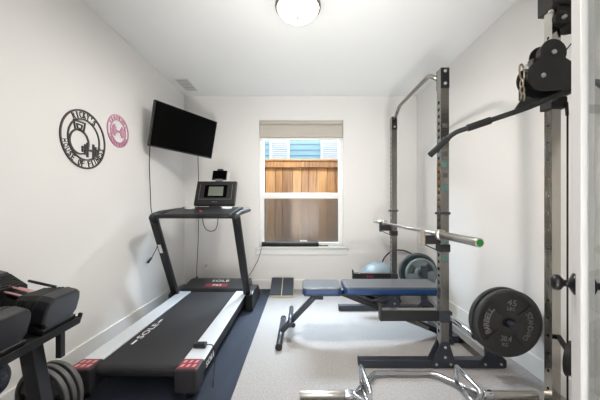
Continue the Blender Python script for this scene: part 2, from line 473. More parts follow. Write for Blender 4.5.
# ---- outlet
ol = thing('wall_outlet', 'white electrical outlet on the back wall behind the treadmill', 'outlet', (-1.345, BY, .33))
P(ol).box(-1.38, -1.31, BY - .006, BY, .275, .39).part('cover_plate', 'trim', .003)
P(ol).box(-1.362, -1.328, BY - .045, BY - .006, .325, .36).part('plug', 'vent_white', .005, label='off white plug')
P(ol).box(-1.360, -1.330, BY - .009, BY - .006, .285, .312).part('socket', 'vinyl', .002)

# ================================================================== TV
tvm = Matrix.Translation((-1.318, 3.203, 2.017)) @ Euler((0, 0, 0)).to_matrix().to_4x4()
yaw, pit, roll = 1.041, .205, -.02
Rz = Matrix.Rotation(yaw, 4, 'Z'); Rx = Matrix.Rotation(pit, 4, 'X'); Ry = Matrix.Rotation(-roll, 4, 'Y')
tvm = Matrix.Translation((-1.318, 3.203, 2.017)) @ Rz @ Rx @ Ry
TW, TH = .82, .469
tv = thing('wall_television', 'black flat television angled out from the left wall corner', 'television', (-1.60, 3.35, 1.80))
P(tv).box(-TW / 2, TW / 2, 0, .035, -TH / 2, TH / 2, tvm).part('bezel', 'black', .004)
P(tv).box(-TW / 2 + .009, TW / 2 - .009, -.002, .001, -TH / 2 + .016, TH / 2 - .009, tvm).part('screen', 'screen')
P(tv).box(-.2, .2, .035, .055, -.17, .1, tvm).part('rear_housing', 'black', .008)
a = P(tv)
pm_ = tvm @ V((0, .055, 0))
a.bar(pm_, (LX + .012, pm_.y + .06, pm_.z), .05, .06); a.box(LX + .001, LX + .02, pm_.y - .08, pm_.y + .2, pm_.z - .14, pm_.z + .14)
a.part('wall_mount', 'matte_black', .003)
pbl = tvm @ V((-TW / 2 + .02, .02, -TH / 2 + .01))
P(tv).tube(fillet([pbl, (-1.615, 2.96, 1.62), (-1.640, 3.03, 1.3), (-1.640, 3.04, 1.12), (-1.625, 3.12, .95), (-1.61, 3.14, .74), (-1.63, 3.04, .62)], .08), .0045, 8).part('power_cord', 'black')
P(tv).cyl((-1.632, 3.035, .615), (-1.64, 2.98, .575), .011, 10).part('loose_plug', 'black')
pbr = tvm @ V((TW / 2 - .19, .03, -TH / 2 + .01))
P(tv).tube(fillet([pbr, (-1.28, 3.46, 1.6), (-1.31, 3.55, 1.2), (-1.37, 3.70, .75), (-1.43, 3.80, .30), (-1.43, 3.81, .20)], .1), .0042, 8).part('signal_cord', 'black')
P(tv).cyl((-1.43, 3.81, .215), (-1.435, 3.82, .11), .014, 10).part('cord_adapter', 'black')

# ================================================================== wall signs
def sign_frame(y, z): return V((LX + .001, y, z)), V((0, 1, 0)), V((0, 0, 1)), V((.008, 0, 0))
R = .222
o, u, v, d = sign_frame(2.135, 1.683)
sg = thing('wall_sign', 'large round charcoal metal fitness sign with kettlebell on left wall', 'wall sign', o)
a = P(sg); a.annulus(o, u, v, R * .945, R, d, 72); a.annulus(o, u, v, R * .665, R * .71, d, 64); a.part('ring_frame', 'sign')
a = P(sg)
put_arc(a, "RICKY'S", o, u, v, R * .828, PI / 2, math.radians(66), R * .21, R * .115, .006)
a.part('lettering', 'sign')
a = P(sg)
a = None
for kp in ((0, 5), (6, 8), (9, 16)):
    a = P(sg); put_arc(a, "HOUSE OF FITNESS", o, u, v, R * .828, -PI / 2, math.radians(152), R * .21, R * .105, .006, inward=True, keep=kp); a.part('lettering', 'sign')
def loop2d(mb, o, u, v, d, pts, w):
    n = len(pts)
    for i in range(n):
        p = V(pts[i]); q = V(pts[(i + 1) % n]); t = (q - p).normalized(); nn = V((-t.y, t.x)) * w / 2; e = t * w * .35
        mb.prism([tuple(p - e + nn), tuple(q + e + nn), tuple(q + e - nn), tuple(p - e - nn)], o, u, v, d)
a = P(sg)
a.annulus(o + u * (-.22 * R) + v * (-.12 * R), u, v, R * .375, R * .425, d, 48)
loop2d(a, o, u, v, d, [(-.40 * R, .27 * R), (-.46 * R, .56 * R), (.02 * R, .56 * R), (-.04 * R, .27 * R)], .045 * R)
loop2d(a, o, u, v, d, [(-.30 * R, .33 * R), (-.33 * R, .46 * R), (-.11 * R, .46 * R), (-.14 * R, .33 * R)], .035 * R)
a.part('kettlebell_outline', 'sign')
a = P(sg)
for cx, hh in ((-.09, .10), (.02, .18), (.12, .25), (.40, .25), (.50, .18), (.61, .10)):
    a.prism([((cx - .03) * R, (-.33 - hh) * R), ((cx + .03) * R, (-.33 - hh) * R), ((cx + .03) * R, (-.33 + hh) * R), ((cx - .03) * R, (-.33 + hh) * R)], o, u, v, d * 1.3)
a.prism([(-.12 * R, -.36 * R), (.64 * R, -.36 * R), (.64 * R, -.29 * R), (-.12 * R, -.29 * R)], o, u, v, d)
a.part('dumbbell_shape', 'sign')
R2 = .147
o, u, v, d = sign_frame(2.527, 1.852)
sg = thing('wall_sign', 'small round pink metal sign with a dumbbell on left wall', 'wall sign', o)
a = P(sg); a.annulus(o, u, v, R2 * .94, R2, d, 64); a.annulus(o, u, v, R2 * .66, R2 * .72, d, 64); a.part('ring_frame', 'pink')
for mid, sp, n, extra in ((PI / 2, math.radians(120), 8, (1.0, 1.6, 2.0)), (-PI / 2, math.radians(130), 13, (-2.5, -2.1, -1.2, -.8))):
    a = P(sg)
    for k in range(n):
        t = mid + (k / (n - 1) - .5) * sp
        a.annulus(o, u, v, R2 * .71, R2 * .95, d, 2, t - .045, t + .045 - .02 * (k % 2))
    for t0 in extra: a.annulus(o, u, v, R2 * .80, R2 * .87, d, 4, t0 - .09, t0 + .09)
    a.part('ring_pattern', 'pink')
a = P(sg)
for cx, hh in ((-.46, .26), (-.36, .34), (-.27, .22), (.27, .22), (.36, .34), (.46, .26)):
    a.prism([((cx - .045) * R2, -hh * R2), ((cx + .045) * R2, -hh * R2), ((cx + .045) * R2, hh * R2), ((cx - .045) * R2, hh * R2)], o, u, v, d * 1.2)
a.prism([(-.66 * R2, -.05 * R2), (.66 * R2, -.05 * R2), (.66 * R2, .05 * R2), (-.66 * R2, .05 * R2)], o, u, v, d)
a.part('dumbbell_shape', 'pink')

# ================================================================== floor mat
mt = MB().box(LX + .02, -.432, 1.2, BY - .017, 0.0, .010)
tag(mt.build('rubber_floor_mat', 'rubber_mat', origin=(-1.05, 2.6, 0), bevel=.003), 'dark navy rubber mat lying under the treadmill', 'floor mat')

# ================================================================== treadmill
TX, TY, F0 = -1.012, 2.6, .010
tm = thing('treadmill', 'black treadmill with silver side rails facing the back wall', 'treadmill', (TX, TY, F0))
def T(u, v, w): return V((TX + u, TY + v, w))
def tb(mb, u0, u1, v0, v1, w0, w1): mb.box(TX + u0, TX + u1, TY + v0, TY + v1, w0, w1); return mb
a = P(tm)
for sx in (-1, 1): tb(a, min(sx * .262, sx * .375), max(sx * .262, sx * .375), -.86, .62, .095, .186)
tb(a, -.262, .262, -.84, .62, .10, .172)
a.part('deck_frame', 'black', .004)
for sx in (-1, 1):
    r = tb(P(tm), min(sx * .258, sx * .388), max(sx * .258, sx * .388), -.815, .615, .186, .203).part('side_rail', 'silver', .006)
# belt with rolled near end
prof = [(.62, .192), (.62, .196), (-.855, .196)]
for i in range(1, 9):
    t = PI * i / 8
    prof.append((-.855 - .036 * math.sin(t), .160 + .036 * math.cos(t)))
prof += [(.62, .124), (.62, .192)]
P(tm).prism(prof[:-1], T(-.254, 0, 0), (0, 1, 0), (0, 0, 1), (.508, 0, 0)).part('running_belt', 'belt')
a = P(tm)
put_text(a, 'SOLE', T(-.198, -.395, .1965), (0, 1, 0), (-1, 0, 0), .26, .044, .001)
for vv in (-.395 - .185, -.395 + .185): a.box(TX - .205, TX - .190, TY + vv - .032, TY + vv + .032, .1964, .1974)
a.part('belt_lettering', 'white_ink', label='white lettering on the belt')
tb(P(tm), -.30, .30, -.80, .30, .092, .112).part('under_tray', 'matte_black')
for sx in (-1, 1):
    a0, a1 = sorted((sx * .250, sx * .390))
    cap = tb(P(tm), a0, a1, -.94, -.81, .060, .206).part('end_cap', 'cap_grey', .012)
    a0, a1 = sorted((sx * .264, sx * .376))
    dc = tb(P(tm), a0, a1, -.928, -.822, .206, .2075).part('cap_decal', 'red', under=cap, label='dark red decal')
    a = P(tm)
    for row in range(2):
        for j in range(3):
            cx = sx * .320 + (j - 1) * .036; cv = -.895 + row * .045
            a.prism([(-.011, -.014), (.005, -.014), (.013, .012), (-.003, .012)], T(cx, cv, .2075), (1, 0, 0), (0, 1, 0), (0, 0, .0006))
    a.part('decal_mark', 'handle_red', under=cap)
    P(tm).cyl(T(sx * .32, -.875, .0105), T(sx * .32, -.875, .09), .03, 16).part('foot', 'matte_black')
a = P(tm); put_text(a, 'SOLE', T(.3905, -.70, .145), (0, 1, 0), (0, 0, 1), .17, .04, .001)
a.part('side_lettering', 'white_ink', label='white lettering on the right side')
P(tm).prism([(.60, .10), (.60, .205), (.625, .228), (.88, .272), (.97, .262), (1.0, .20), (1.0, .03), (.62, .03)], T(-.372, 0, 0), (0, 1, 0), (0, 0, 1), (.744, 0, 0)).part('motor_hood', 'black', .012)
def hood_pt(u, t):  # on the sloping top of the hood
    return T(u, .625 + t * .255, .2285 + t * .044)
sl = (V((0, .255, .044))).normalized()
a = P(tm); a.prism([(-.135, 0), (.135, 0), (.125, .085), (-.125, .085)], hood_pt(.0, .15) + V((0, 0, .0008)), (1, 0, 0), sl, (0, 0, .0012)); a.part('hood_decal', 'red', label='red panel on the hood')
a = P(tm); put_text(a, 'SOLE', hood_pt(.02, .78) + V((0, 0, .001)), (1, 0, 0), sl, .21, .05, .0012)
put_text(a, 'F63', hood_pt(.01, .315) + V((0, 0, .0025)), (1, 0, 0), sl, .10, .035, .0012)
a.part('hood_lettering', 'white_ink')
for sx in (-1, 1):
    a0, a1 = sorted((sx * .385, sx * .468))
    bc = P(tm)
    bc.prism([(.49, .0105), (.49, .20), (.56, .225), (.90, .20), (1.02, .10), (1.02, .0105)], T(a0, 0, 0), (0, 1, 0), (0, 0, 1), (a1 - a0, 0, 0))
    bc.part('post_base', 'black', .010)
    po = P(tm); po.bar(T(sx * .400, .545, .16), T(sx * .390, .035, 1.085), .044, .078, up=(1, 0, 0)); po.part('upright_post', 'black', .012)
    hr = P(tm)
    pts = fillet([T(sx * .391, .06, 1.02), T(sx * .391, .005, 1.082), T(sx * .394, .16, 1.108), T(sx * .400, .62, 1.134)], .05)
    hr.tube(pts, [.024] * len(pts), 14); hr.part('handrail', 'black')
axd = (T(-.390, .035, 1.085) - T(-.400, .545, .16)).normalized(); nfr = axd.cross(V((1, 0, 0))).normalized()
if nfr.y > 0: nfr = -nfr
sm_ = Matrix((V((1, 0, 0)), nfr, axd)).transposed().to_4x4(); sm_.translation = T(-.3935, .205, .77) + nfr * .0345
P(tm).box(-.014, .016, -.001, .002, -.05, .05, sm_).part('warning_sticker', 'white_ink', label='white warning sticker')
P(tm).bar(T(-.39, .04, 1.078), T(.39, .04, 1.078), .045, .036).part('grip_bar', 'black', .014)
P(tm).prism([(.06, 1.078), (.06, 1.100), (.55, 1.168), (.66, 1.170), (.66, 1.135), (.30, 1.085)], T(-.33, 0, 0), (0, 1, 0), (0, 0, 1), (.66, 0, 0)).part('console_tray', 'black', .008)
for sx in (-1, 1):
    P(tm).lathe([(.052, 0), (.052, .012), (.046, .014), (.042, .006), (0, .004)], T(sx * .20, .42, 1.152), (0, -.11, 1), 24).part('cup_holder', 'silver')
P(tm).lathe([(.018, 0), (.018, .010), (.012, .014), (0, .014)], T(-.01, .20, 1.121), (0, -.11, 1), 16).part('stop_key', 'red', label='red safety key')
# console: tilted panel
cb = T(.005, .60, 1.190); ct = T(.005, .725, 1.475)
cu_ = (ct - cb).normalized(); cn = V((1, 0, 0)).cross(cu_)      # towards the runner
cw, ch = .474, (ct - cb).length
cm = Matrix((V((1, 0, 0)), -cn, cu_)).transposed().to_4x4(); cm.translation = cb
con = P(tm).box(-cw / 2, cw / 2, 0, .045, 0, ch, cm).part('console', 'matte_black', .012)
P(tm).box(-.06, .06, .01, .06, -.05, .02, cm).part('console_neck', 'black', .006)
P(tm).box(-.085, .085, -.003, .001, .115, .235, cm).part('display', 'lcd', .002, under=con, label='grey green display')
a = P(tm)
for x0, x1, z0, z1 in ((-.19, -.187, .075, .265), (.187, .19, .075, .265), (-.19, .19, .072, .075)): a.box(x0, x1, -.002, .001, z0, z1, cm)
a.part('panel_outline', 'grey_line', under=con)
a = P(tm); a.box(-.13, .13, -.002, .001, .095, .255, cm); a.part('display_surround', 'screen', under=con)
a = P(tm); put_text(a, 'SOLE', cm @ V((0, -.001, .040)), (1, 0, 0), cu_, .06, .014, .001); a.part('console_lettering', 'grey_line', under=con)
P(tm).tube(fillet([T(-.09, .5, 1.10), T(-.085, .5, .98), T(-.04, .5, .90), T(.05, .5, .90), T(.08, .5, .98), T(.085, .5, 1.12)], .06), .0045, 8).part('hanging_cord', 'black')

# tablet on console
tb_ = thing('tablet', 'small black tablet clipped above the treadmill console', 'tablet', T(.01, .75, 1.47))
cb2 = T(.02, .745, 1.492)
m2 = Matrix((V((1, 0, 0)), -cn, cu_)).transposed().to_4x4(); m2.translation = cb2
P(tb_).box(-.088, .088, 0, .014, 0, .128, m2).part('body', 'black', .004)
P(tb_).box(-.08, .08, -.0008, .0005, .012, .122, m2).part('screen', 'screen')
P(tb_).box(-.035, .035, -.006, .03, .122, .146, m2).part('clip', 'matte_black', .003)
P(tb_).box(-.04, .04, -.012, .02, -.019, .004, m2).part('stand', 'grey_line', .003)
P(tb_).cyl(m2 @ V((.105, .01, -.02)), m2 @ V((.110, .01, .09)), .004, 8).part('antenna', 'white_ink', label='thin white rod')

# rail sensor
sn = thing('rail_remote', 'small black clip-on remote sitting on right silver treadmill rail', 'remote', T(.305, -.66, .206))
P(sn).box(TX + .268, TX + .352, TY - .688, TY - .645, .2035, .235).part('body', 'black', .006)
P(sn).tube(fillet([T(.345, -.665, .22), T(.40, -.67, .225), T(.42, -.69, .14), T(.42, -.72, .05), T(.44, -.80, .016)], .04), .0035, 8).part('cord', 'black')

# ================================================================== sound bar on the sill
sb = thing('sound_bar', 'long black rounded bar lying on the white window sill', 'speaker bar', (-.15, BY - .0, WZ0))
P(sb).cyl((-.568, BY - .002, WZ0 + .034), (.235, BY - .002, WZ0 + .034), .033, 20).part('bar_body', 'matte_black', .006)
P(sb).cyl((.235, BY - .002, WZ0 + .020), (.37, BY - .002, WZ0 + .014), .011, 12).part('end_rod', 'nickel', label='thin grey rod end')
P(sb).tube(fillet([(-.555, BY - .02, WZ0 + .03), (-.57, BY - .05, WZ0 - .03), (-.60, BY - .05, .45), (-.70, BY - .06, .26), (-.78, BY - .10, .16), (-.80, BY - .10, .02)], .08), .004, 8).part('cord', 'black')

# ================================================================== slant board
sbx0, sbx1 = -.418, -.115
sd = thing('slant_board', 'charcoal slant board on the carpet below the window', 'slant board', (-.27, 3.75, 0))
P(sd).prism([(3.60, 0), (3.60, .018), (3.91, .178), (3.91, 0)], (sbx0, 0, 0), (0, 1, 0), (0, 0, 1), (sbx1 - sbx0, 0, 0)).part('wedge_base', 'wood', .003)
e1 = V((0, .31, .16)).normalized(); nrm = V((0, -.16, .31)).normalized()
for x0, x1 in ((sbx0, -.272), (-.260, sbx1)):
    P(sd).prism([(0, .012), (x1 - x0, .012), (x1 - x0, .345), (0, .345)], V((x0, 3.60, .018)), (1, 0, 0), e1, nrm * .006).part('grip_pad', 'grip', .001)

# ================================================================== bench
bn = thing('weight_bench', 'adjustable flat bench with grey and blue pads inside the rack', 'weight bench', (.6, 2.55, 0))
def rrect(x0, x1, y0, y1, r, n=6):
    out = []
    for cx, cy, a in ((x1 - r, y1 - r, 0), (x0 + r, y1 - r, 90), (x0 + r, y0 + r, 180), (x1 - r, y0 + r, 270)):
        for i in range(n + 1):
            t = math.radians(a + 90 * i / n); out.append((cx + r * math.cos(t), cy + r * math.sin(t)))
    return out
def pad(name, x0, x1, y0, y1, z0, z1):
    tp = P(bn).prism(rrect(x0, x1, y0, y1, .035), (0, 0, z0 + .05), (1, 0, 0), (0, 1, 0), (0, 0, z1 - z0 - .05)).part(name, 'pad_top', .018, segs=5)
    P(bn).prism(rrect(x0 - .003, x1 + .003, y0 - .003, y1 + .003, .037), (0, 0, z0 + .010), (1, 0, 0), (0, 1, 0), (0, 0, .050)).part('pad_side', 'pad_blue', .012, under=tp, segs=4, label='blue vinyl side band')
    P(bn).box(x0 + .012, x1 - .012, y0 + .012, y1 - .012, z0, z0 + .014).part('pad_board', 'black', under=tp)
    return tp
pad('seat', .006, .340, 2.385, 2.675, .405, .478)
pad('backrest', .372, 1.21, 2.40, 2.70, .405, .478)
yb = 2.54
P(bn).bar((-.185, yb, .045), (.14, yb, .385), .045, .05, up=(0, 1, 0)).part('front_post', 'gun_dark', .006)
P(bn).cyl((-.19, 2.29, .028), (-.19, 2.86, .028), .026, 16).part('front_foot', 'gun_dark')
for yy in (2.285, 2.865): P(bn).cyl((-.19, yy - .012, .028), (-.19, yy + .012, .028), .0285, 16).part('foot_cap', 'matte_black')
P(bn).cyl((-.105, 2.40, .155), (-.105, 2.82, .155), .021, 16).part('foot_roller', 'gun_dark')
P(bn).cyl((-.13, yb, .10), (-.105, yb, .155), .014, 10).part('roller_bracket', 'gun_dark')
P(bn).lathe([(.008, 0), (.008, .03), (.02, .032), (.022, .05), (.014, .058), (0, .058)], (-.10, 2.49, .135), (.5, -.9, 0), 14).part('adjust_knob', 'black')
P(bn).box(.10, .19, yb - .04, yb + .04, .34, .405).part('seat_bracket', 'matte_black', .004)
P(bn).bar((.16, yb, .39), (.42, yb, .39), .045, .035, up=(0, 1, 0)).part('seat_rail', 'matte_black', .004)
P(bn).bar((.36, yb, .395), (1.24, yb, .045), .05, .05, up=(0, 1, 0)).part('main_frame', 'black', .006)
P(bn).lathe([(.02, -.04), (.024, -.03), (.024, .03), (.02, .04)], (.362, yb - .02, .415), (0, 1, 0), 16).part('hinge', 'black')
P(bn).bar((.62, yb + .02, .29), (.98, yb + .02, .40), .035, .03, up=(0, 1, 0)).part('back_strut', 'gun_dark', .004)
P(bn).bar((.80, yb - .05, .235), (1.12, yb - .05, .09), .03, .03, up=(0, 1, 0)).part('lower_strut', 'gun', .004)
P(bn).bar((1.25, 2.36, .03), (1.25, 2.74, .03), .05, .05).part('rear_foot', 'gun_dark', .006)

# ================================================================== power rack
NF, FF = 2.03, 3.14            # near and far frame (front faces)
UX0, UX1 = 1.006, 1.066
TZ = 2.18
rk = thing('squat_rack', 'gunmetal half rack with two uprights and a pull-up bar', 'squat rack', (1.0, 2.6, 0))
holes = [.26 + i * .0508 for i in range(34)]
for fi, y in enumerate((NF, FF)):
    y1 = y + .06
    up = P(rk).holed_tube(UX0, UX1, y, y1, .06, TZ, holes, .0135, .0508).part('upright', 'gun')
    # base foot along X
    bs = P(rk); bs.box(.42, 1.482, y, y1, 0, .06); ft = bs.part('base_foot', 'gun_dark', .004)
    P(rk).box(.414, .42, y - .002, y1 + .002, 0.0, .063).part('end_cap', 'matte_black', .003, under=ft)
    # gusset plates
    for yy in (y - .006, y1):
        P(rk).prism([(.945, 0.010), (1.105, 0.010), (1.105, .06), (1.066, .19), (1.006, .19), (.945, .06)], (0, yy, 0), (1, 0, 0), (0, 0, 1), (0, .006, 0)).part('gusset', 'gun_dark', .001)
    for bx, bz in ((.972, .033), (1.075, .033), (1.036, .085), (1.036, .155), (1.325, .033), (1.44, .033)):
        P(rk).lathe([(.009, 0), (.009, .006), (.006, .008), (0, .008)], (bx, y - .006, bz), (0, -1, 0), 10).part('bolt', 'bolt')
    P(rk).box(UX0 - .001, UX1 + .001, y - .005, y, TZ - .145, TZ).part('top_plate', 'matte_black', .001)
    P(rk).box(UX0 - .001, UX1 + .001, y1, y1 + .005, TZ - .145, TZ).part('top_plate', 'matte_black', .001)
    for bz in (TZ - .025, TZ - .115):
        P(rk).lathe([(.011, 0), (.011, .006), (.007, .009), (0, .009)], (1.036, y - .005, bz), (0, -1, 0), 10).part('bolt', 'bolt')
    # rear post holding the plate peg
    P(rk).box(1.355, 1.41, y + .002, y1 - .002, .06, .50).part('rear_post', 'gun_dark', .003)
    P(rk).prism([(1.29, .010), (1.48, .010), (1.48, .06), (1.415, .12), (1.35, .12), (1.29, .06)], (0, y - .006, 0), (1, 0, 0), (0, 0, 1), (0, .006, 0)).part('gusset', 'gun_dark', .001)
    # safety arm
    sa = P(rk); sa.box(.578, UX0 - .006, y + .004, y1 - .004, .340, .417); arm = sa.part('safety_arm', 'matte_black', .003)
    P(rk).box(.570, .580, y, y1, .340, .455).part('arm_stop', 'matte_black', .002, under=arm)
    P(rk).box(.59, UX0 - .006, y + .006, y1 - .006, .417, .421).part('arm_top_strip', 'gun', .001, under=arm)  # thin strip in paler metal along the arm top
    P(rk).box(UX0 - .007, UX1 + .007, y - .007, y1 + .007, .335, .42).part('arm_sleeve', 'gun_dark', .002, under=arm)
    # j-cup
    jz = .900
    jc = P(rk); jc.box(.895, UX0 - .007, y + .006, y1 - .006, jz, jz + .062); cup = jc.part('bar_cup', 'matte_black', .003)
    P(rk).box(.880, .896, y + .002, y1 - .002, jz - .012, jz + .105).part('cup_lip', 'lip' if fi == 0 else 'matte_black', .003, under=cup, label='pale cup lip' if fi == 0 else None)
    P(rk).box(UX0 - .007, UX1 + .007, y - .007, y1 + .007, jz - .055, jz + .0).part('cup_sleeve', 'matte_black', .002, under=cup)
    P(rk).tube([(.90, y + .03, jz), (.93, y + .02, jz - .02), (.99, y + .02, jz - .045)], .004, 8).part('cup_wire', 'matte_black', under=cup)
    P(rk).box(UX0 - .006, UX1 + .006, y - .006, y1 + .006, 1.115, 1.135).part('collar_band', 'gun_dark', .002)
    P(rk).cyl((1.09, y + .03, 1.125), (.98, y + .03, 1.125), .008, 10).part('collar_pin', 'matte_black')
for k, z in enumerate((1.865, 1.762, 1.659, 1.556, 1.40)):
    nt_ = P(rk); nt_.box(1.018, 1.054, NF - .0008, NF, z - .018, z + .018); nt_.part('worn_number_plate', 'num')
for z in (1.48, 1.31, .90, .80):
    P(rk).box(1.017, 1.052, NF - .0015, NF, z - .022, z + .022).part('upright_sticker', 'teal_tape', label='faded teal sticker')
for q in range(3):
    a = P(rk); a.prism([(-.010, -.014), (.008, -.014), (.012, .014), (-.006, .014)], (.735 + q * .026, FF + .0038, .386), (1, 0, 0), (0, 0, 1), (0, -.001, 0)); a.part('arm_mark', 'red', label='red mark on the arm')
pu = fillet([(1.03, NF + .058, 2.118), (1.03, 2.27, 2.236), (1.03, 2.96, 2.236), (1.03, FF + .002, 2.125)], .05)
P(rk).tube(pu, .017, 14).part('pull_up_bar', 'gun')
P(rk).box(1.345, 1.42, NF + .06, FF, .003, .058).part('cross_tube', 'gun', .004)
P(rk).box(1.225, 1.29, NF + .37, NF + .43, .06, .27).part('peg_post', 'gun_dark', .003)
P(rk).box(1.225, 1.36, NF + .37, NF + .43, .003, .06).part('peg_bracket', 'gun_dark', .003)
P(rk).cyl((1.256, 2.03, .236), (1.256, 2.40, .236), .025, 24).part('storage_peg', 'chrome', .004)
P(rk).cyl((1.256, 2.02, .236), (1.256, 2.034, .236), .0262, 24).part('peg_cap', 'matte_black')
P(rk).cyl((1.383, NF + .02, .396), (1.383, 1.815, .396), .021, 20).part('plate_peg', 'gun_dark', .003)
P(rk).cyl((1.383, FF + .04, .396), (1.383, FF + .26, .396), .021, 20).part('plate_peg', 'gun_dark', .003)

# ================================================================== barbell
bx, bz = .97, .977
bb = thing('barbell', 'long steel barbell with a green end cap resting across the rack', 'barbell', (bx, 2.63, bz))
yn, yf = 1.526, 3.726
P(bb).cyl((bx, yn + .44, bz), (bx, yf - .44, bz), .0142, 16).part('shaft', 'satin')
for s_, y in ((1, yn), (-1, yf)):
    P(bb).tube([(bx, y, bz), (bx, y + s_ * .004, bz), (bx, y + s_ * .43, bz)], [.0225, .025, .025], 24).part('sleeve', 'satin')
    P(bb).lathe([(0, -.018), (.0345, -.018), (.038, -.012), (.038, .012), (.0345, .018), (0, .018)], (bx, y + s_ * .435, bz), (0, 1, 0), 24).part('sleeve_collar', 'satin')
    P(bb).cyl((bx, y - s_ * .0012, bz), (bx, y + s_ * .004, bz), .0185, 24).part('end_cap', 'green_cap' if s_ == 1 else 'matte_black', label='green end cap' if s_ == 1 else None)

# ================================================================== weight plates
def plate_body(mb, c, axis, R, t, ribs=4, rot=0.0, hub=.05):
    """cast disc: raised rim, dished web, hub; front towards axis"""
    a = t / 2
    mb.lathe([(.0255, -a), (R * .985, -a), (R, -a + .006), (R, a - .006), (R * .985, a), (R * .88, a), (R * .85, a - .010),
              (hub * 1.7, a - .010), (hub * 1.45, a - .001), (.0255, a - .001), (.0255, -a)], c, axis, 64)
    x, y, z = frame_from(axis)
    for k in range(ribs):
        th = rot + 2 * PI * k / ribs
        e = x * math.cos(th) + y * math.sin(th); f_ = z.cross(e)
        o = V(c) + z * (a - .0105)
        mb.prism([(hub * 1.4, -.012), (R * .87, -.008), (R * .87, .008), (hub * 1.4, .012)], o, e, f_, z * .0085)
PLG = 'iron plates on the near peg of the rack'
def plate(label, c, axis, R, t, m, group, text=False, ribs=4, rot=PI / 4 - .16):
    o = thing('weight_plate', label, 'weight plate', c, group)
    a = P(o); plate_body(a, c, axis, R, t, ribs, rot); a.part('plate_body', m)
    if text:
        n = V(axis).normalized(); rt = V((math.cos(-.16), 0, math.sin(-.16))); upv = V((-math.sin(-.16), 0, math.cos(-.16)))
        cc = V(c) + n * (t / 2 - .010)
        a = P(o); put_text(a, '45', cc + upv * R * .62, rt, upv, .062, .042, .004); a.part('raised_lettering', 'iron_ink', label='pale raised lettering')
        a = P(o); put_text(a, 'LBS', cc + upv * R * .44, rt, upv, .05, .024, .004); a.part('raised_lettering', 'iron_ink', label='pale raised lettering')
        a = P(o); put_text(a, '20.4', cc - upv * R * .46, rt, upv, .072, .036, .004); a.part('raised_lettering', 'iron_ink', label='pale raised lettering')
        a = P(o); put_text(a, 'KG', cc - upv * R * .64, rt, upv, .04, .024, .004); a.part('raised_lettering', 'iron_ink', label='pale raised lettering')
        a = P(o); put_arc(a, 'STANDARD', cc, rt, upv, R * .66, 0, math.radians(66), .036, .026, .004); a.part('raised_lettering', 'iron_ink', label='pale raised lettering')
        a = P(o); put_arc(a, 'BARBELL', cc, rt, upv, R * .66, PI, math.radians(60), .036, .026, .004); a.part('raised_lettering', 'iron_ink', label='pale raised lettering')
    return o
pc = (1.383, 0, .396)
plate('black iron plate with raised lettering, frontmost on the rack peg', (1.383, 1.884, .392), (0, -1, 0), .225, .036, 'iron', PLG, True)
plate('thin pale grey plate sandwiched between the two black rack plates', (1.383, 1.914, .392), (0, -1, 0), .195, .022, 'pale_plate', PLG)
plate('black iron plate behind the lettered one at the right wall', (1.383, 1.940, .392), (0, -1, 0), .225, .028, 'iron', PLG)
PF = 'grey plates on the far peg of the rack'
plate('large grey green plate on the far rack peg near the back wall', (1.383, 3.345, .392), (0, -1, 0), .225, .04, 'grey_plate', PF)
# smaller plate with three grip openings
o = thing('weight_plate', 'smaller pale plate with grip openings in front of the large one', 'weight plate', (1.383, 3.26, .391), PF)
c = V((1.383, 3.26, .391)); a = P(o)
Rg = .178
a.lathe([(Rg * .86, -.018), (Rg, -.014), (Rg, .014), (Rg * .86, .018), (Rg * .84, 0), (Rg * .86, -.018)], c, (0, -1, 0), 56)
a.lathe([(.026, -.018), (.075, -.018), (.078, 0), (.075, .018), (.026, .018), (.026, -.018)], c, (0, -1, 0), 40)
for k in range(3):
    a0 = math.radians(60 + 120 * k); a1 = a0 + math.radians(72)
    a.annulus(c + V((0, -.010, 0)), V((1, 0, 0)), V((0, 0, 1)), .072, Rg * .87, V((0, .02, 0)), 12, a0, a1)
a.part('plate_body', 'pale_plate')
# ---- exercise hoop
hp = MB(); hc = V((1.36, 3.80, .296)); pts = []
for i in range(72):
    t = 2 * PI * i / 72
    pts.append(hc + V((.28 * math.cos(t), .122 * math.sin(t) , .28 * math.sin(t) * .945)))
hp.tube(pts, .010, 10, closed=True)
tag(hp.build('exercise_hoop', 'matte_black', origin=(1.36, 3.70, .018)), 'thin black hoop leaning on back wall behind the grey plates', 'hoop')
# ---- ball
bl = thing('exercise_ball', 'silver blue exercise ball by the back wall behind the rack', 'exercise ball', (.95, 3.47, 0))
P(bl).sphere((.95, 3.47, .265), .232, (1.03, 1.03, .95), 40, 24).part('ball_shell', 'ball')
P(bl).lathe([(.10, .0), (.25, .0), (.265, .03), (.25, .075), (.205, .085), (.16, .05), (.10, 0)], (.95, 3.47, 0), (0, 0, 1), 40).part('base_ring', 'matte_black', label='black base ring')

# ================================================================== trap bar
tbn = thing('trap_bar', 'chrome hexagonal trap bar lying on the carpet in front', 'trap bar', (.71, 1.71, 0))
hz, hr_ = .026, .0155
hexp = [(.31, 1.71), (.50, 1.93), (.90, 1.93), (1.11, 1.71), (.90, 1.49), (.50, 1.49)]
loop = []
n = len(hexp)
for i in range(n):
    a_, b_, c_ = [V((*hexp[(i + k) % n], hz)) for k in (-1, 0, 1)]
    u_ = (a_ - b_).normalized() * .03; w_ = (c_ - b_).normalized() * .03
    for t in range(5):
        s_ = t / 4
        loop.append((b_ + u_) * (1 - s_) ** 2 + b_ * 2 * s_ * (1 - s_) + (b_ + w_) * s_ * s_)
P(tbn).tube(loop, hr_, 14, closed=True).part('hex_frame', 'chrome')
for x0, x1 in ((-.015, .275), (1.145, 1.432)):
    P(tbn).cyl((x0, 1.71, hz), (x1, 1.71, hz), .022, 24).part('sleeve', 'satin', .003)
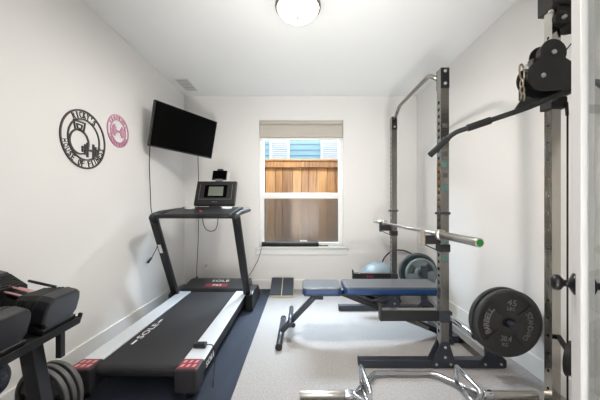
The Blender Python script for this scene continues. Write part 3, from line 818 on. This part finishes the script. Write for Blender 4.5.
for x0, x1 in ((.26, .315), (1.105, 1.16)):
    P(tbn).cyl((x0, 1.71, hz), (x1, 1.71, hz), .026, 24).part('sleeve_collar', 'chrome', .004)
for x in (.385, 1.005):
    P(tbn).tube(fillet([(x, 1.815, hz), (x, 1.83, .135), (x, 1.58, .135), (x, 1.59, hz)], .018), .0135, 12).part('raised_handle', 'chrome')
    P(tbn).tube([(x, 1.81, hz), (x, 1.60, hz)], .0135, 12).part('low_handle', 'chrome')

# ================================================================== pulley tower
tw = thing('pulley_tower', 'tall chrome cable pulley upright with black carriage by right wall', 'pulley tower', (1.455, 1.63, 0))
ux0, ux1, uy0, uy1 = 1.429, 1.479, 1.60, 1.652
th_ = [.12 + i * .1016 for i in range(21)]
P(tw).holed_tube(ux0, ux1, uy0, uy1, .006, 2.31, th_, .0085, .1016).part('upright', 'tower_chrome')
P(tw).box(1.412, 1.60, 1.56, 1.668, .0, .006).part('foot_plate', 'matte_black', .002)
# top beam
P(tw).box(1.42, 1.61, 1.585, 1.69, 2.305, 2.45).part('top_beam', 'bracket_black', .004)
P(tw).prism([(1.45, 2.33), (1.45, 2.25), (1.475, 2.15), (1.50, 2.15), (1.60, 2.17), (1.60, 2.33)], (0, 1.585, 0), (1, 0, 0), (0, 0, 1), (0, .012, 0)).part('pulley_bracket', 'bracket_black', .004)
P(tw).lathe([(.014, -.012), (.043, -.012), (.036, 0), (.043, .012), (.014, .012), (.014, -.012)], (1.452, 1.568, 2.225), (0, 1, 0), 32).part('top_pulley', 'matte_black')
P(tw).lathe([(.010, 0), (.010, .014), (.006, .018), (0, .018)], (1.452, 1.556, 2.225), (0, -1, 0), 12).part('bolt', 'bolt')
P(tw).lathe([(.010, 0), (.010, .014), (.006, .018), (0, .018)], (1.415, 1.60, 2.285), (0, -1, 0), 12).part('bolt', 'bolt')
# carriage
cy0 = 1.475
def circ(cx, cz, r, a0, a1, n=14): return [(cx + r * math.cos(a0 + (a1 - a0) * i / n), cz + r * math.sin(a0 + (a1 - a0) * i / n)) for i in range(n + 1)]
R1 = math.radians
outline = circ(1.327, 1.990, .070, R1(-25), R1(195)) + circ(1.270, 1.866, .082, R1(118), R1(270)) + [(1.40, 1.79), (1.455, 1.808), (1.455, 1.93), (1.415, 1.945)]
for yy in (cy0, cy0 + .055):
    P(tw).prism(outline, (0 if yy == cy0 else -.015, yy, 0 if yy == cy0 else -.010), (1, 0, 0), (0, 0, 1), (0, .006, 0)).part('carriage_plate', 'bracket_black', .002)
for cx, cz in ((1.327, 1.990), (1.270, 1.866)):
    P(tw).lathe([(.012, -.014), (.060, -.014), (.050, 0), (.060, .014), (.012, .014), (.012, -.014)], (cx, cy0 + .03, cz), (0, 1, 0), 36).part('carriage_pulley', 'matte_black')
    P(tw).lathe([(.012, 0), (.012, .006), (.008, .009), (0, .009)], (cx, cy0, cz), (0, -1, 0), 14).part('bolt', 'bolt')
P(tw).box(1.405, 1.50, cy0 + .006, 1.66, 1.80, 1.93).part('carriage_sleeve', 'bracket_black', .004)
P(tw).box(1.412, 1.505, 1.585, 1.665, 1.735, 1.80).part('carriage_collar', 'matte_black', .004)
P(tw).box(1.20, 1.40, cy0 + .05, cy0 + .085, 1.755, 1.90).part('carriage_box', 'matte_black', .012)
P(tw).box(1.225, 1.262, cy0 + .01, cy0 + .05, 1.90, 1.965).part('cable_stop', 'matte_black', .006)
P(tw).tube(fillet([(1.527, 1.575, 2.25), (1.515, 1.56, 2.10), (1.41, cy0 + .03, 2.005)], .03), .0035, 8).part('cable', 'matte_black')
P(tw).cyl((1.487, 1.575, 1.76), (1.525, 1.61, 1.70), .008, 8).part('cable_clamp', 'matte_black')
P(tw).cyl((1.517, 1.60, 1.75), (1.517, 1.60, .02), .0045, 8).part('cable', 'matte_black')
# low pulley with its arm
P(tw).lathe([(.014, -.014), (.092, -.014), (.080, 0), (.092, .014), (.014, .014), (.014, -.014)], (1.42, 1.47, .372), (.6, -1, 0), 36).part('low_pulley', 'matte_black')
P(tw).bar((1.470, 1.605, .43), (1.425, 1.50, .40), .02, .024).part('low_pulley_arm', 'matte_black', .003)

# ---- chain / carabiner between carriage and lat bar
chn = thing('carabiner_chain', 'short steel carabiner chain hanging from the black pulley carriage', 'chain', (1.175, 1.50, 1.76))
def link(mb, c, up, side, h, w, r):
    up = V(up).normalized(); side = V(side).normalized(); pts = []
    for i in range(20):
        t = 2 * PI * i / 20
        pts.append(V(c) + side * (w * math.cos(t)) + up * (h * math.sin(t)))
    mb.tube(pts, r, 8, closed=True)
a = P(chn); link(a, (1.183, 1.505, 1.895), (-.1, 0, 1), (1, .2, 0), .045, .016, .0048); a.part('carabiner', 'nickel')
for i, z in enumerate((1.836, 1.800, 1.764)):
    a = P(chn); link(a, (1.180 + .003 * i, 1.503, z), (0, 0, 1), (0, 1, 0) if i % 2 == 0 else (1, 0, 0), .022, .011, .004); a.part('link', 'nickel')
P(chn).cyl((1.200, 1.500, 1.905), (1.213, 1.500, 1.93), .015, 14).part('cable_ball', 'bolt')

# ---- lat bar
lb = thing('lat_pulldown_bar', 'long black bent pulldown bar hanging under the pulley carriage', 'pulldown bar', (1.182, 1.50, 1.72))
pl = V((.759, 1.66, 1.480)); pb1 = V((.879, 1.62, 1.602)); mid = V((1.195, 1.50, 1.700)); pr1 = mid + (mid - pb1); pr1.x = min(pr1.x, 1.45); pr = V((1.545, 1.32, 1.66))
ln = fillet([pl, pb1, mid, pr1, pr], .035)
P(lb).tube(ln, .0142, 14).part('bar', 'matte_black')
d_ = (pb1 - pl).normalized(); P(lb).cyl(pl - d_ * .004, pl + d_ * .135, .0175, 16).part('end_grip', 'rubber_grip', .003)
d2 = (mid - pb1).normalized(); P(lb).cyl(pb1 + d2 * .070, pb1 + d2 * .190, .0205, 16).part('hand_grip', 'rubber_grip', .003)
P(lb).prism([(-.055, 0), (.055, 0), (.016, .050), (-.016, .050)], mid + V((0, -.004, .008)), d2, (0, 0, 1), (0, .008, 0)).part('hook_tab', 'matte_black', .001)
d3 = (pr - pr1).normalized(); P(lb).cyl(pr1 + d3 * .02, pr, .0175, 16).part('end_grip', 'rubber_grip', .003)

# ================================================================== open door on the right
dd = V((.515, .857, 0)).normalized(); hx = V((.861, .896, 0)) - dd * .76
ang = math.atan2(dd.y, dd.x)
dm = Matrix.Translation((hx.x, hx.y, 0)) @ Matrix.Rotation(ang, 4, 'Z')     # local x from hinge to latch edge, -y = far face ... +y = room face
dr = bpy.data.objects.new('door_1', None); COL.objects.link(dr); dr.location = (hx.x, hx.y, 0); dr['kind'] = 'structure'
dr['label'] = 'open white glazed door at the right edge'
T_ = .035
a = P(dr)
SW = .075
a.box(.76 - SW, .76, -T_, 0, .012, 2.04, dm); a.box(0, SW, -T_, 0, .012, 2.04, dm); a.box(SW, .76 - SW, -T_, 0, 1.92, 2.04, dm); a.box(SW, .76 - SW, -T_, 0, .012, .22, dm)
a.part('door_frame', 'door', .003)
a = P(dr)
for yy0, yy1 in ((0, .006),):
    for w0, w1, e in ((SW - .008, SW + .040, 0),):
        a.box(w0, w1, yy0 - .012 if yy0 == 0 else yy0, yy1 if yy0 == 0 else yy1 + .012, .20, 1.94, dm)
        a.box(.76 - w1, .76 - w0, yy0 - .012 if yy0 == 0 else yy0, yy1 if yy0 == 0 else yy1 + .012, .20, 1.94, dm)
a.box(SW, .76 - SW, -.010, .006, 1.90, 1.93, dm); a.box(SW, .76 - SW, -.010, .006, .21, .24, dm)
a.part('glazing_bead', 'door', .004)
P(dr).box(SW + .005, .76 - SW - .005, -.0075, -.0035, .22, 1.92, dm).part('door_pane', 'glass')
kx = .76 - .037; kz = .937
for sg_ in (1, -1):
    o_ = dm @ V((kx, 0 if sg_ == 1 else -T_, kz)); ax = (dm.to_3x3() @ V((0, sg_, 0)))
    kb = P(dr).lathe([(0, 0), (.033, 0), (.033, .003), (.022, .009), (.012, .014), (.010, .024), (.015, .029), (.023, .034), (.0255, .042), (.023, .051), (.013, .057), (0, .058)], o_, ax, 32).part('door_knob', 'knob')
# casing of the doorway
cs = MB(); cs.box(DX0, DX0 + .02, FY - .13, FY + .012, 0, DZ).box(DX1 - .02, DX1, FY - .13, FY + .012, 0, DZ).box(DX0, DX1, FY - .13, FY + .012, DZ - .02, DZ)
struct('trim_3', cs, 'trim', 'white lining of the doorway')

# ================================================================== dumbbell stand and dumbbells
tilt = R1(15)
ds = thing('dumbbell_stand', 'black steel dumbbell stand along the left wall', 'dumbbell stand', (-1.15, 1.05, 0))
# tray frame: origin at front (room side) edge, x towards the wall
to = V((-1.0, 0, .665)); tu = V((-math.cos(tilt), 0, math.sin(tilt))); tn = V((math.sin(tilt), 0, math.cos(tilt)))
rotz = Matrix.Rotation(R1(3.0), 3, 'Z'); piv = V((-1.0, 1.1, 0))
def tray(a, y, h): 
    p = to + tu * a + tn * h; p = V((p.x, y, p.z))
    return rotz @ (p - piv) + piv
def traybox(mb, a0, a1, y0, y1, h0, h1):
    vs = [mb.bm.verts.new(tray(a_, y_, h_)) for h_ in (h0, h1) for a_, y_ in ((a0, y0), (a1, y0), (a1, y1), (a0, y1))]
    for f_ in ((3, 2, 1, 0), (4, 5, 6, 7), (0, 1, 5, 4), (1, 2, 6, 5), (2, 3, 7, 6), (3, 0, 4, 7)): mb.bm.faces.new([vs[i] for i in f_])
    return mb
TE = 1.275
traybox(P(ds), 0, .44, .62, TE, 0, .006).part('tray', 'matte_black', .001)
traybox(P(ds), -.004, 0, .62, TE, -.020, .016).part('tray_front_lip', 'matte_black', .001)
traybox(P(ds), -.002, .44, TE, TE + .004, -.020, .006).part('tray_side_lip', 'matte_black', .001)
traybox(P(ds), -.003, .012, TE - .006, TE + .004, .0, .026).part('corner_stop', 'matte_black', .001)
pt = tray(.062, TE - .035, 0); P(ds).box(pt.x - .012, pt.x + .012, pt.y - .012, pt.y + .012, pt.z - .170, pt.z - .004).part('hanging_strut', 'black', .002)
for ys in (1.185, .68):
    P(ds).bar((-1.165, ys, .690 - .01), (-1.045, ys, .012), .06, .052, up=(0, 1, 0)).part('leg', 'hub_grey' if ys > 1 else 'matte_black', .003)
    P(ds).bar((-1.40, ys, .75), (-1.47, ys, .012), .05, .06, up=(0, 1, 0)).part('leg', 'matte_black', .003)
    P(ds).box(-1.52, -1.0, ys - .03, ys + .03, 0, .02).part('foot_bar', 'matte_black', .003)
P(ds).box(-1.46, -1.12, .66, 1.0, .467, .477).part('lower_shelf', 'matte_black', .002)
P(ds).bar((-1.44, .66, .46), (-1.44, 1.19, .46), .02, .02).part('shelf_rail', 'matte_black', .002)

DBG = 'adjustable dumbbells on the black stand'
def dumbbell(label, yc):
    o = thing('adjustable_dumbbell', label, 'dumbbell', tray(.2, yc, .007), DBG)
    hw = .088
    def sect(a0, a1, s=1.0, zt=.150, z0=.010):
        w = hw * s
        poly = [(-w * .72, z0), (w * .72, z0), (w, z0 + .03), (w, zt - .045), (w * .90, zt - .014), (w * .70, zt), (-w * .70, zt), (-w * .90, zt - .014), (-w, zt - .045), (-w, z0 + .03)]
        return poly
    def solid(mb, a0, a1, s=1.0, zt=.150, z0=.010):
        po = sect(a0, a1, s, zt, z0)
        A = [mb.bm.verts.new(tray(a0, yc + p, h)) for p, h in po]; B = [mb.bm.verts.new(tray(a1, yc + p, h)) for p, h in po]
        n_ = len(po); mb.bm.faces.new(A); mb.bm.faces.new(B[::-1])
        for i in range(n_): mb.bm.faces.new((A[i], B[i], B[(i + 1) % n_], A[(i + 1) % n_]))
    traybox(P(o), -.0 + .008, .40, yc - .085, yc + .085, .007, .030).part('cradle', 'black', .003)
    for hd in (0, 1):
        f_ = (lambda a_: .012 + a_) if hd == 0 else (lambda a_: .365 - a_)
        a = P(o); solid(a, f_(0), f_(.055), 1.0, .150, .022); he = a.part('head_end', 'hub_grey', .008, label='smooth rounded end block' if hd == 0 else None)
        for k in range(6):
            a = P(o); solid(a, f_(.058 + k * .0135), f_(.068 + k * .0135), .97 - .015 * k, .146 - .004 * k, .024); a.part('disc', 'matte_black', .002)
    P(o).tube([tray(.13, yc, .095), tray(.17, yc, .095), tray(.19, yc, .095), tray(.21, yc, .095), tray(.25, yc, .095)], [.016, .018, .0205, .018, .016], 16).part('handle', 'black')
    for dy, hh in ((-.030, .112), (0, .122), (.030, .112)):
        P(o).tube([tray(.135, yc + dy, hh), tray(.245, yc + dy, hh)], .0042, 8).part('grip_stripe', 'handle_red', label='pale red grip stripe')
    P(o).tube([tray(.10, yc + .05, .142), tray(.215, yc + .05, .140)], .006, 8).part('guide_rod', 'matte_black')
    return o
dumbbell('black adjustable dumbbell farthest back on the stand, end block visible', 1.165)
dumbbell('black adjustable dumbbell nearer the camera, cut off by left edge', .928)

# ---- plates standing on the floor below the stand
FP = 'plates standing on the floor under the stand'
for k, (lab, m_) in enumerate((('black spoked plate leaning against the stand leg, front of its stack', 'iron'),
                               ('dark plate in the middle of the floor stack by the stand', 'iron'),
                               ('rearmost dark plate of the floor stack beside treadmill end cap', 'iron'))):
    c = V((-1.365 + .007 * k, 1.47 + .038 * k, .162))
    o = thing('weight_plate', lab, 'weight plate', (c.x, c.y, 0), FP)
    a = P(o); Rq = .160
    ax = V((-.17, -1, 0)).normalized(); X_, Y_, Z_ = frame_from(ax)
    a.lathe([(Rq * .84, -.015), (Rq * .97, -.015), (Rq, -.010), (Rq, .010), (Rq * .97, .015), (Rq * .84, .015), (Rq * .82, .0), (Rq * .84, -.015)], c, ax, 56)
    a.lathe([(.026, -.015), (.065, -.015), (.068, 0), (.065, .015), (.026, .015), (.026, -.015)], c, ax, 36)
    b_ = P(o); b_.lathe([(Rq, -.012), (Rq + .0015, -.010), (Rq + .0015, .010), (Rq, .012), (Rq, -.012)], c, ax, 56); b_.part('plate_rim', 'worn_rim', label='worn grey rim')
    for q in range(6):
        a0 = R1(20 + 60 * q); a.annulus(c - ax * .008, X_, Y_, .062, Rq * .85, ax * .016, 6, a0, a0 + R1(30))
    a.part('plate_body', m_)
# ---- ridged ball on the lower shelf
rb = MB(); prof = []
for i in range(41):
    t = PI * i / 40
    r_ = .076 * (1 + .035 * math.cos(t * 22))
    prof.append((r_ * math.sin(t), -r_ * math.cos(t)))
rb.lathe(prof, (-1.135, .985, .5565), (1, .25, .3), 36)
tag(rb.build('ridged_ball', 'navy_rubber', origin=(-1.135, .985, .477)), 'dark navy ridged ball at the lower left edge below the dumbbells', 'ball')

# ================================================================== light
w = bpy.data.worlds.new('World'); SC.world = w; w.use_nodes = True
bg = w.node_tree.nodes['Background']
bg.inputs[0].default_value = (0.80, 0.90, 1.0, 1); bg.inputs[1].default_value = 1.5
def light(name, typ, loc, energy, color=(1, 1, 1), size=None, rot=(0, 0, 0), sy=None):
    L = bpy.data.lights.new(name, typ); L.energy = energy; L.color = color
    if typ == 'AREA':
        L.shape = 'RECTANGLE' if sy else 'DISK'; L.size = size
        if sy: L.size_y = sy
    elif typ == 'POINT': L.shadow_soft_size = size
    elif typ == 'SUN': L.angle = size
    o = bpy.data.objects.new(name, L); COL.objects.link(o); o.location = loc; o.rotation_euler = rot
    return o
light('sun', 'SUN', (4, 0, 6), 0.2, (1, .93, .82), R1(3), (R1(48), 0, R1(40)))
light('ceiling_lamp_light', 'AREA', (-.03, 2.1, CZ - .165), 18, (1, .95, .88), .28)
light('unseen_ceiling_fill', 'AREA', (0, -.9, .02), 118, (.99, .99, .975), .9, (PI, 0, 0))  # added unseen fill, sent up through the doorway to even the ceiling
light('unseen_hall_fill', 'AREA', (0, -.9, CZ - .02), 6, (1, .99, .97), .9)  # added unseen fill below the hall ceiling, without a fixture
light('daylight_from_sky', 'AREA', (-.05, 4.75, 2.95), 240, (.72, .85, 1), 1.5, (R1(-50), 0, 0), .7)

# ================================================================== camera
cd = bpy.data.cameras.new('camera'); cam = bpy.data.objects.new('camera', cd); COL.objects.link(cam)
cam.location = (0, 0, 1.178); cam.rotation_euler = (PI / 2, 0, 0)
cd.sensor_width = 36; cd.sensor_fit = 'HORIZONTAL'; cd.lens = 36 * 280 / 600
cd.shift_x = -2 / 600; cd.shift_y = 6 / 600; cd.clip_start = .02
SC.camera = cam
vs_ = SC.view_settings; vs_.view_transform = 'Standard'; vs_.look = 'None'; vs_.gamma = 1; vs_.use_curve_mapping = False
vs_.exposure = 0.96
